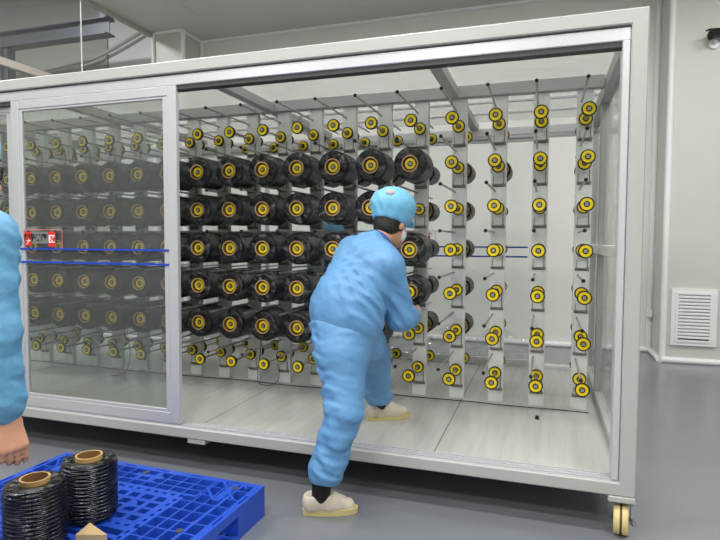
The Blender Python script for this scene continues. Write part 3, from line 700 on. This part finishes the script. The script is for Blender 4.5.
def person(label, J, base, suitm, h, hand_curl=.5, detail=True, glasses=False, mask=True, foldamp=.006, hscale=1.0):
    o = np.array(base, float)
    lo = np.min([J[k] for k in J if isinstance(J[k], np.ndarray)], 0) - .26; hi = np.max([J[k] for k in J if isinstance(J[k], np.ndarray)], 0) + .26
    lo[2] = min(J['rank'][2], J['lank'][2]) - .14; hi[2] = J['head'][2] + .2
    # ---- body
    F = Field(lo, hi, h)
    pel, wa, ch, nb = (np.array(J[k]) for k in ('pelvis', 'waist', 'chest', 'neck'))
    F.cone(pel, wa, .12, .115, .03); F.cone(wa, ch, .115, .125, .03); F.cone(ch, nb, .12, .055, .04)
    for sd in 'rl':
        shd, el, wr, hp, kn, an, ft = (np.array(J[sd + k]) for k in ('sh', 'elb', 'wri', 'hip', 'knee', 'ank', 'toe'))
        F.cone(ch + (nb - ch) * .4, shd, .08, .055, .04); F.cone(shd, el, .05, .038, .03); F.cone(el, wr, .038, .0255 * hscale ** 1.5, .02)
        F.cone(pel, hp, .11, .09, .04); F.cone(hp, kn, .09, .052, .03); F.cone(kn, an, .052, .034, .03); F.cone(an, ft, .032, .022, .03)
        hd = J[sd + 'hand']
        hand(F, wr, hd - wr, J[sd + 'palm'], J[sd + 'thumb'], curl=hand_curl if sd == 'r' else .4, L=.185 * hscale, ph=J.get('bend', (.75, .95, .6)) if sd == 'r' else (.75, .95, .6), ts=J.get('tuck', (.75, .35)))
    f, r, u, c = head(F, J['head'], J['hf'], J['hu'], nb)
    root = F.mesh('person', MT['skin'], None, o); root.location = o
    tag(root, label, 'person')
    # ---- jacket
    F = Field(lo, hi, h); A = foldamp
    rd = nrm(np.array(J['rsh']) - np.array(J['lsh'])); ud = nrm(nb - pel); fd = np.cross(ud, rd); rd2 = np.cross(fd, ud)
    F.ell(pel + ud * .03, (rd2, fd, ud), (.205, .165, .17), .03); F.ell(wa, (rd2, fd, ud), (.20, .165, .2), .05); F.ell(ch, (rd2, fd, ud), (.205, .150, .20), .06); F.cone(ch + (nb - ch) * .5, nb, .10, .075, .05)
    F.halfspace(pel - ud * .055, tuple(-ud))
    for sd in 'rl':
        shd, el, wr = (np.array(J[sd + k]) for k in ('sh', 'elb', 'wri'))
        F.cone(ch + (nb - ch) * .45, shd, .10, .085, .05); F.cone(shd, el, .088, .078, .03)
        cq = .94 * (1.015 if glasses else 1); ce = el + (wr - el) * (cq - .12); F.cone(el, ce, .078, .066, .03); F.cone(ce, el + (wr - el) * cq, .063, .044, .012)
    F.halfspace(nb + nrm(c - nb) * .012, tuple(nrm(c - nb)))
    F.folds([(A, (rd * 26 + ud * 38 + fd * 10), .3), (A * .8, (-rd * 30 + ud * 42 + fd * 20), 1.9), (A * .22, (ud * 85 + rd * 30), .9)], 1.3)
    F.mesh('jacket', suitm, root, o)
    # ---- trousers
    F = Field(lo, hi, h)
    F.ell(pel - ud * .02, (rd2, fd, ud), (.185, .155, .14), .04)
    for sd in 'rl':
        hp, kn, an = (np.array(J[sd + k]) for k in ('hip', 'knee', 'ank'))
        F.cone(pel - np.array([0, 0, .03]), hp, .15, .135, .05); F.cone(hp, kn, .128, .094, .04); F.cone(kn, kn + (an - kn) * .85, .092, .086, .03); F.cone(kn + (an - kn) * .85, an, .086, .066, .02); F.cut(an, an - kn + np.array([0, 0, -.3]), .11)
    F.folds([(A * 1.0, (8, 12, 34), .2), (A * .8, (26, -12, 26), 1.1), (A * .4, (-22, 16, 44), 2.2), (A * .42, (14, 20, 78), .7)], 1.2)
    F.mesh('trousers', suitm, root, o)
    for sd in 'rl':
        an, ft = np.array(J[sd + 'ank']), np.array(J[sd + 'toe'])
        if detail:
            g = J['floor_' + sd][2]
            hl, te = np.array(J['floor_' + sd][0]), np.array(J['floor_' + sd][1])
            m0 = hl + (te - hl) * .31
            F = Field(an - .14, an + .14, .005); F.cone((m0[0], m0[1], g + .06), an + np.array([0, 0, .03]), .043, .052, .01); F.mesh('sock', MT['sock'], root, o)
            shoe(root, o, hl, te, g)
    cap_hair(root, o, c, f, r, u, .005 if detail else .009, visor=not glasses)
    # collar
    F = Field(nb - .16, nb + .16, .005); cdir = nrm(c - nb); F.cone(nb - cdir * .02, nb + cdir * .03, .082, .072, .01); F.halfspace(nb + cdir * .034, tuple(cdir)); F.mesh('collar', MT['collar'] if detail else suitm, root, o)
    if mask:
        F = Field(c - .2, c + .2, .004); F.ell(c - u * .042 + f * .036, (f, r, u), (.068, .060, .062), .0); F.halfspace(c + f * .03, tuple(-f)); F.halfspace(c - u * .022, tuple(u)); F.mesh('face_mask', MT['mask'], root, o)
        curve_obj('mask_strap', [c + r * .066 + f * .035 - u * .03 - o, c + r * .078 + f * .012 - u * .025 - o, c + r * .086 - f * .010 + u * .012 - o], .0022, MT['mask'], root)
    if glasses:
        g = []
        bm = bmesh.new()
        for sg in (-1, 1):
            q = [c + f * .108 + r * sg * a + u * b - f * abs(a) * .25 - o for a, b in ((.008, .036), (.066, .036), (.062, -.006), (.014, -.008))]
            for i in range(4): cyl(bm, q[i], q[(i + 1) % 4], .003, 8)
            cyl(bm, q[1], c - f * .02 + r * sg * .082 + u * .03 - o, .0025, 8)
        cyl(bm, c + f * .108 - r * .008 + u * .03 - o, c + f * .108 + r * .008 + u * .03 - o, .003, 8)
        done('glasses', bm, MT['camblack'], root)
    return root, (c, f, r, u, o)

a_ = np.array
J = dict(pelvis=a_((-1.385, -.06, .925)), waist=a_((-1.372, -.045, 1.05)), chest=a_((-1.325, .055, 1.205)), neck=a_((-1.268, .128, 1.350)),
         head=a_((-1.210, .214, 1.452)), hf=(.42, .87, -.24), hu=(.05, .1, 1),
         rsh=a_((-1.185, -.0, 1.235)), relb=a_((-1.128, .10, .965)), rwri=a_((-1.135, .365, .925)), rhand=a_((-1.125, .54, .92)), rpalm=(-.6, 0, .8), rthumb=(-.7, .1, -.4),
         lsh=a_((-1.415, .165, 1.295)), lelb=a_((-1.47, .40, 1.10)), lwri=a_((-1.42, .60, 1.0)), lhand=a_((-1.40, .76, 1.0)), lpalm=(.9, .1, 0), lthumb=(0, 0, 1),
         rhip=a_((-1.372, -.14, .80)), rknee=a_((-1.33, -.222, .527)), rank=a_((-1.425, -.262, .185)), rtoe=a_((-1.43, -.22, .04)),
         lhip=a_((-1.345, .06, .82)), lknee=a_((-1.335, .305, .70)), lank=a_((-1.375, .525, .385)), ltoe=a_((-1.34, .58, .28)),
         floor_r=((-1.53, -.262), (-1.285, -.150), 0.0), floor_l=((-1.44, .515), (-1.21, .665), ZF))
J['rtoe'] = a_((-1.455, -.23, .05)); J['ltoe'] = a_((-1.375, .56, .295))
pw, (c, f, r, u, o) = person('person in pale blue suit and cap stooping into the cabinet, one foot on its floor', J, (-1.4, -.2, 0), MT['suit'], .006, foldamp=.009)
cc = c + u * .098 - f * .016; dv = nrm(np.array((.08, -.82, .50))); tt = 1 / math.sqrt((dv @ f / .137) ** 2 + (dv @ r / .122) ** 2 + (dv @ u / .106) ** 2)
pc = cc + dv * tt; pn_ = nrm(f * (dv @ f) / .137 ** 2 + r * (dv @ r) / .122 ** 2 + u * (dv @ u) / .106 ** 2); pr_ = nrm(np.cross(pn_, (0, 0, 1)))
F = Field(pc - .06, pc + .06, .003); F.ell(pc, (pr_, np.cross(pn_, pr_), pn_), (.024, .017, .010), 0); F.mesh('cap_patch', MT['patch'], pw, o)

J = dict(pelvis=a_((-2.285, -1.50, .92)), waist=a_((-2.28, -1.48, 1.06)), chest=a_((-2.285, -1.43, 1.25)), neck=a_((-2.315, -1.385, 1.455)),
         head=a_((-2.350, -1.315, 1.592)), hf=(.27, .96, -.15), hu=(0, .1, 1),
         rsh=a_((-2.110, -1.425, 1.365)), relb=a_((-2.068, -1.455, 1.06)), rwri=a_((-2.040, -1.435, .800)), rhand=a_((-2.000, -1.43, .64)), rpalm=(-.9, .42, 0), rthumb=(.42, .9, 0), bend=(.62, .42, .3), tuck=(.15, .8),
         lsh=a_((-2.43, -1.36, 1.345)), lelb=a_((-2.50, -1.40, 1.07)), lwri=a_((-2.50, -1.34, .83)), lhand=a_((-2.50, -1.32, .66)), lpalm=(.9, 0, 0), lthumb=(0, 1, 0),
         rhip=a_((-2.20, -1.53, .85)), rknee=a_((-2.20, -1.51, .48)), rank=a_((-2.20, -1.545, .11)), rtoe=a_((-2.20, -1.43, .045)),
         lhip=a_((-2.37, -1.50, .85)), lknee=a_((-2.38, -1.49, .48)), lank=a_((-2.38, -1.53, .11)), ltoe=a_((-2.38, -1.42, .045)),
         floor_r=((-2.20, -1.62), (-2.20, -1.365), 0.0), floor_l=((-2.38, -1.61), (-2.38, -1.355), 0.0))
person('person in blue suit at the left edge, arm hanging beside the pallet', J, (-2.29, -1.5, 0), MT['suit2'], .006, hand_curl=1.0, glasses=True, hscale=1.2, foldamp=.007)

J = dict(pelvis=a_((-2.21, 2.12, .86)), waist=a_((-2.21, 2.10, .98)), chest=a_((-2.21, 2.0, 1.12)), neck=a_((-2.21, 1.93, 1.23)),
         head=a_((-2.21, 1.87, 1.345)), hf=(0, -.95, -.25), hu=(0, -.1, 1),
         rsh=a_((-2.38, 1.96, 1.15)), relb=a_((-2.42, 1.95, .90)), rwri=a_((-2.40, 1.86, .70)), rhand=a_((-2.40, 1.82, .55)), rpalm=(1, 0, 0), rthumb=(0, -1, 0),
         lsh=a_((-2.04, 1.96, 1.15)), lelb=a_((-2.0, 1.95, .90)), lwri=a_((-2.02, 1.86, .70)), lhand=a_((-2.02, 1.82, .55)), lpalm=(-1, 0, 0), lthumb=(0, -1, 0),
         rhip=a_((-2.30, 2.13, .80)), rknee=a_((-2.30, 2.02, .56)), rank=a_((-2.30, 2.12, .36)), rtoe=a_((-2.30, 2.0, .29)),
         lhip=a_((-2.12, 2.13, .80)), lknee=a_((-2.12, 2.02, .56)), lank=a_((-2.12, 2.12, .36)), ltoe=a_((-2.12, 2.0, .29)),
         floor_r=((-2.30, 2.19), (-2.30, 1.94), ZF), floor_l=((-2.12, 2.19), (-2.12, 1.94), ZF))
person('person in blue cap glimpsed through the spools, at the rear of the creel', J, (-2.21, 2.1, ZF), MT['suit'], .010, foldamp=.003)
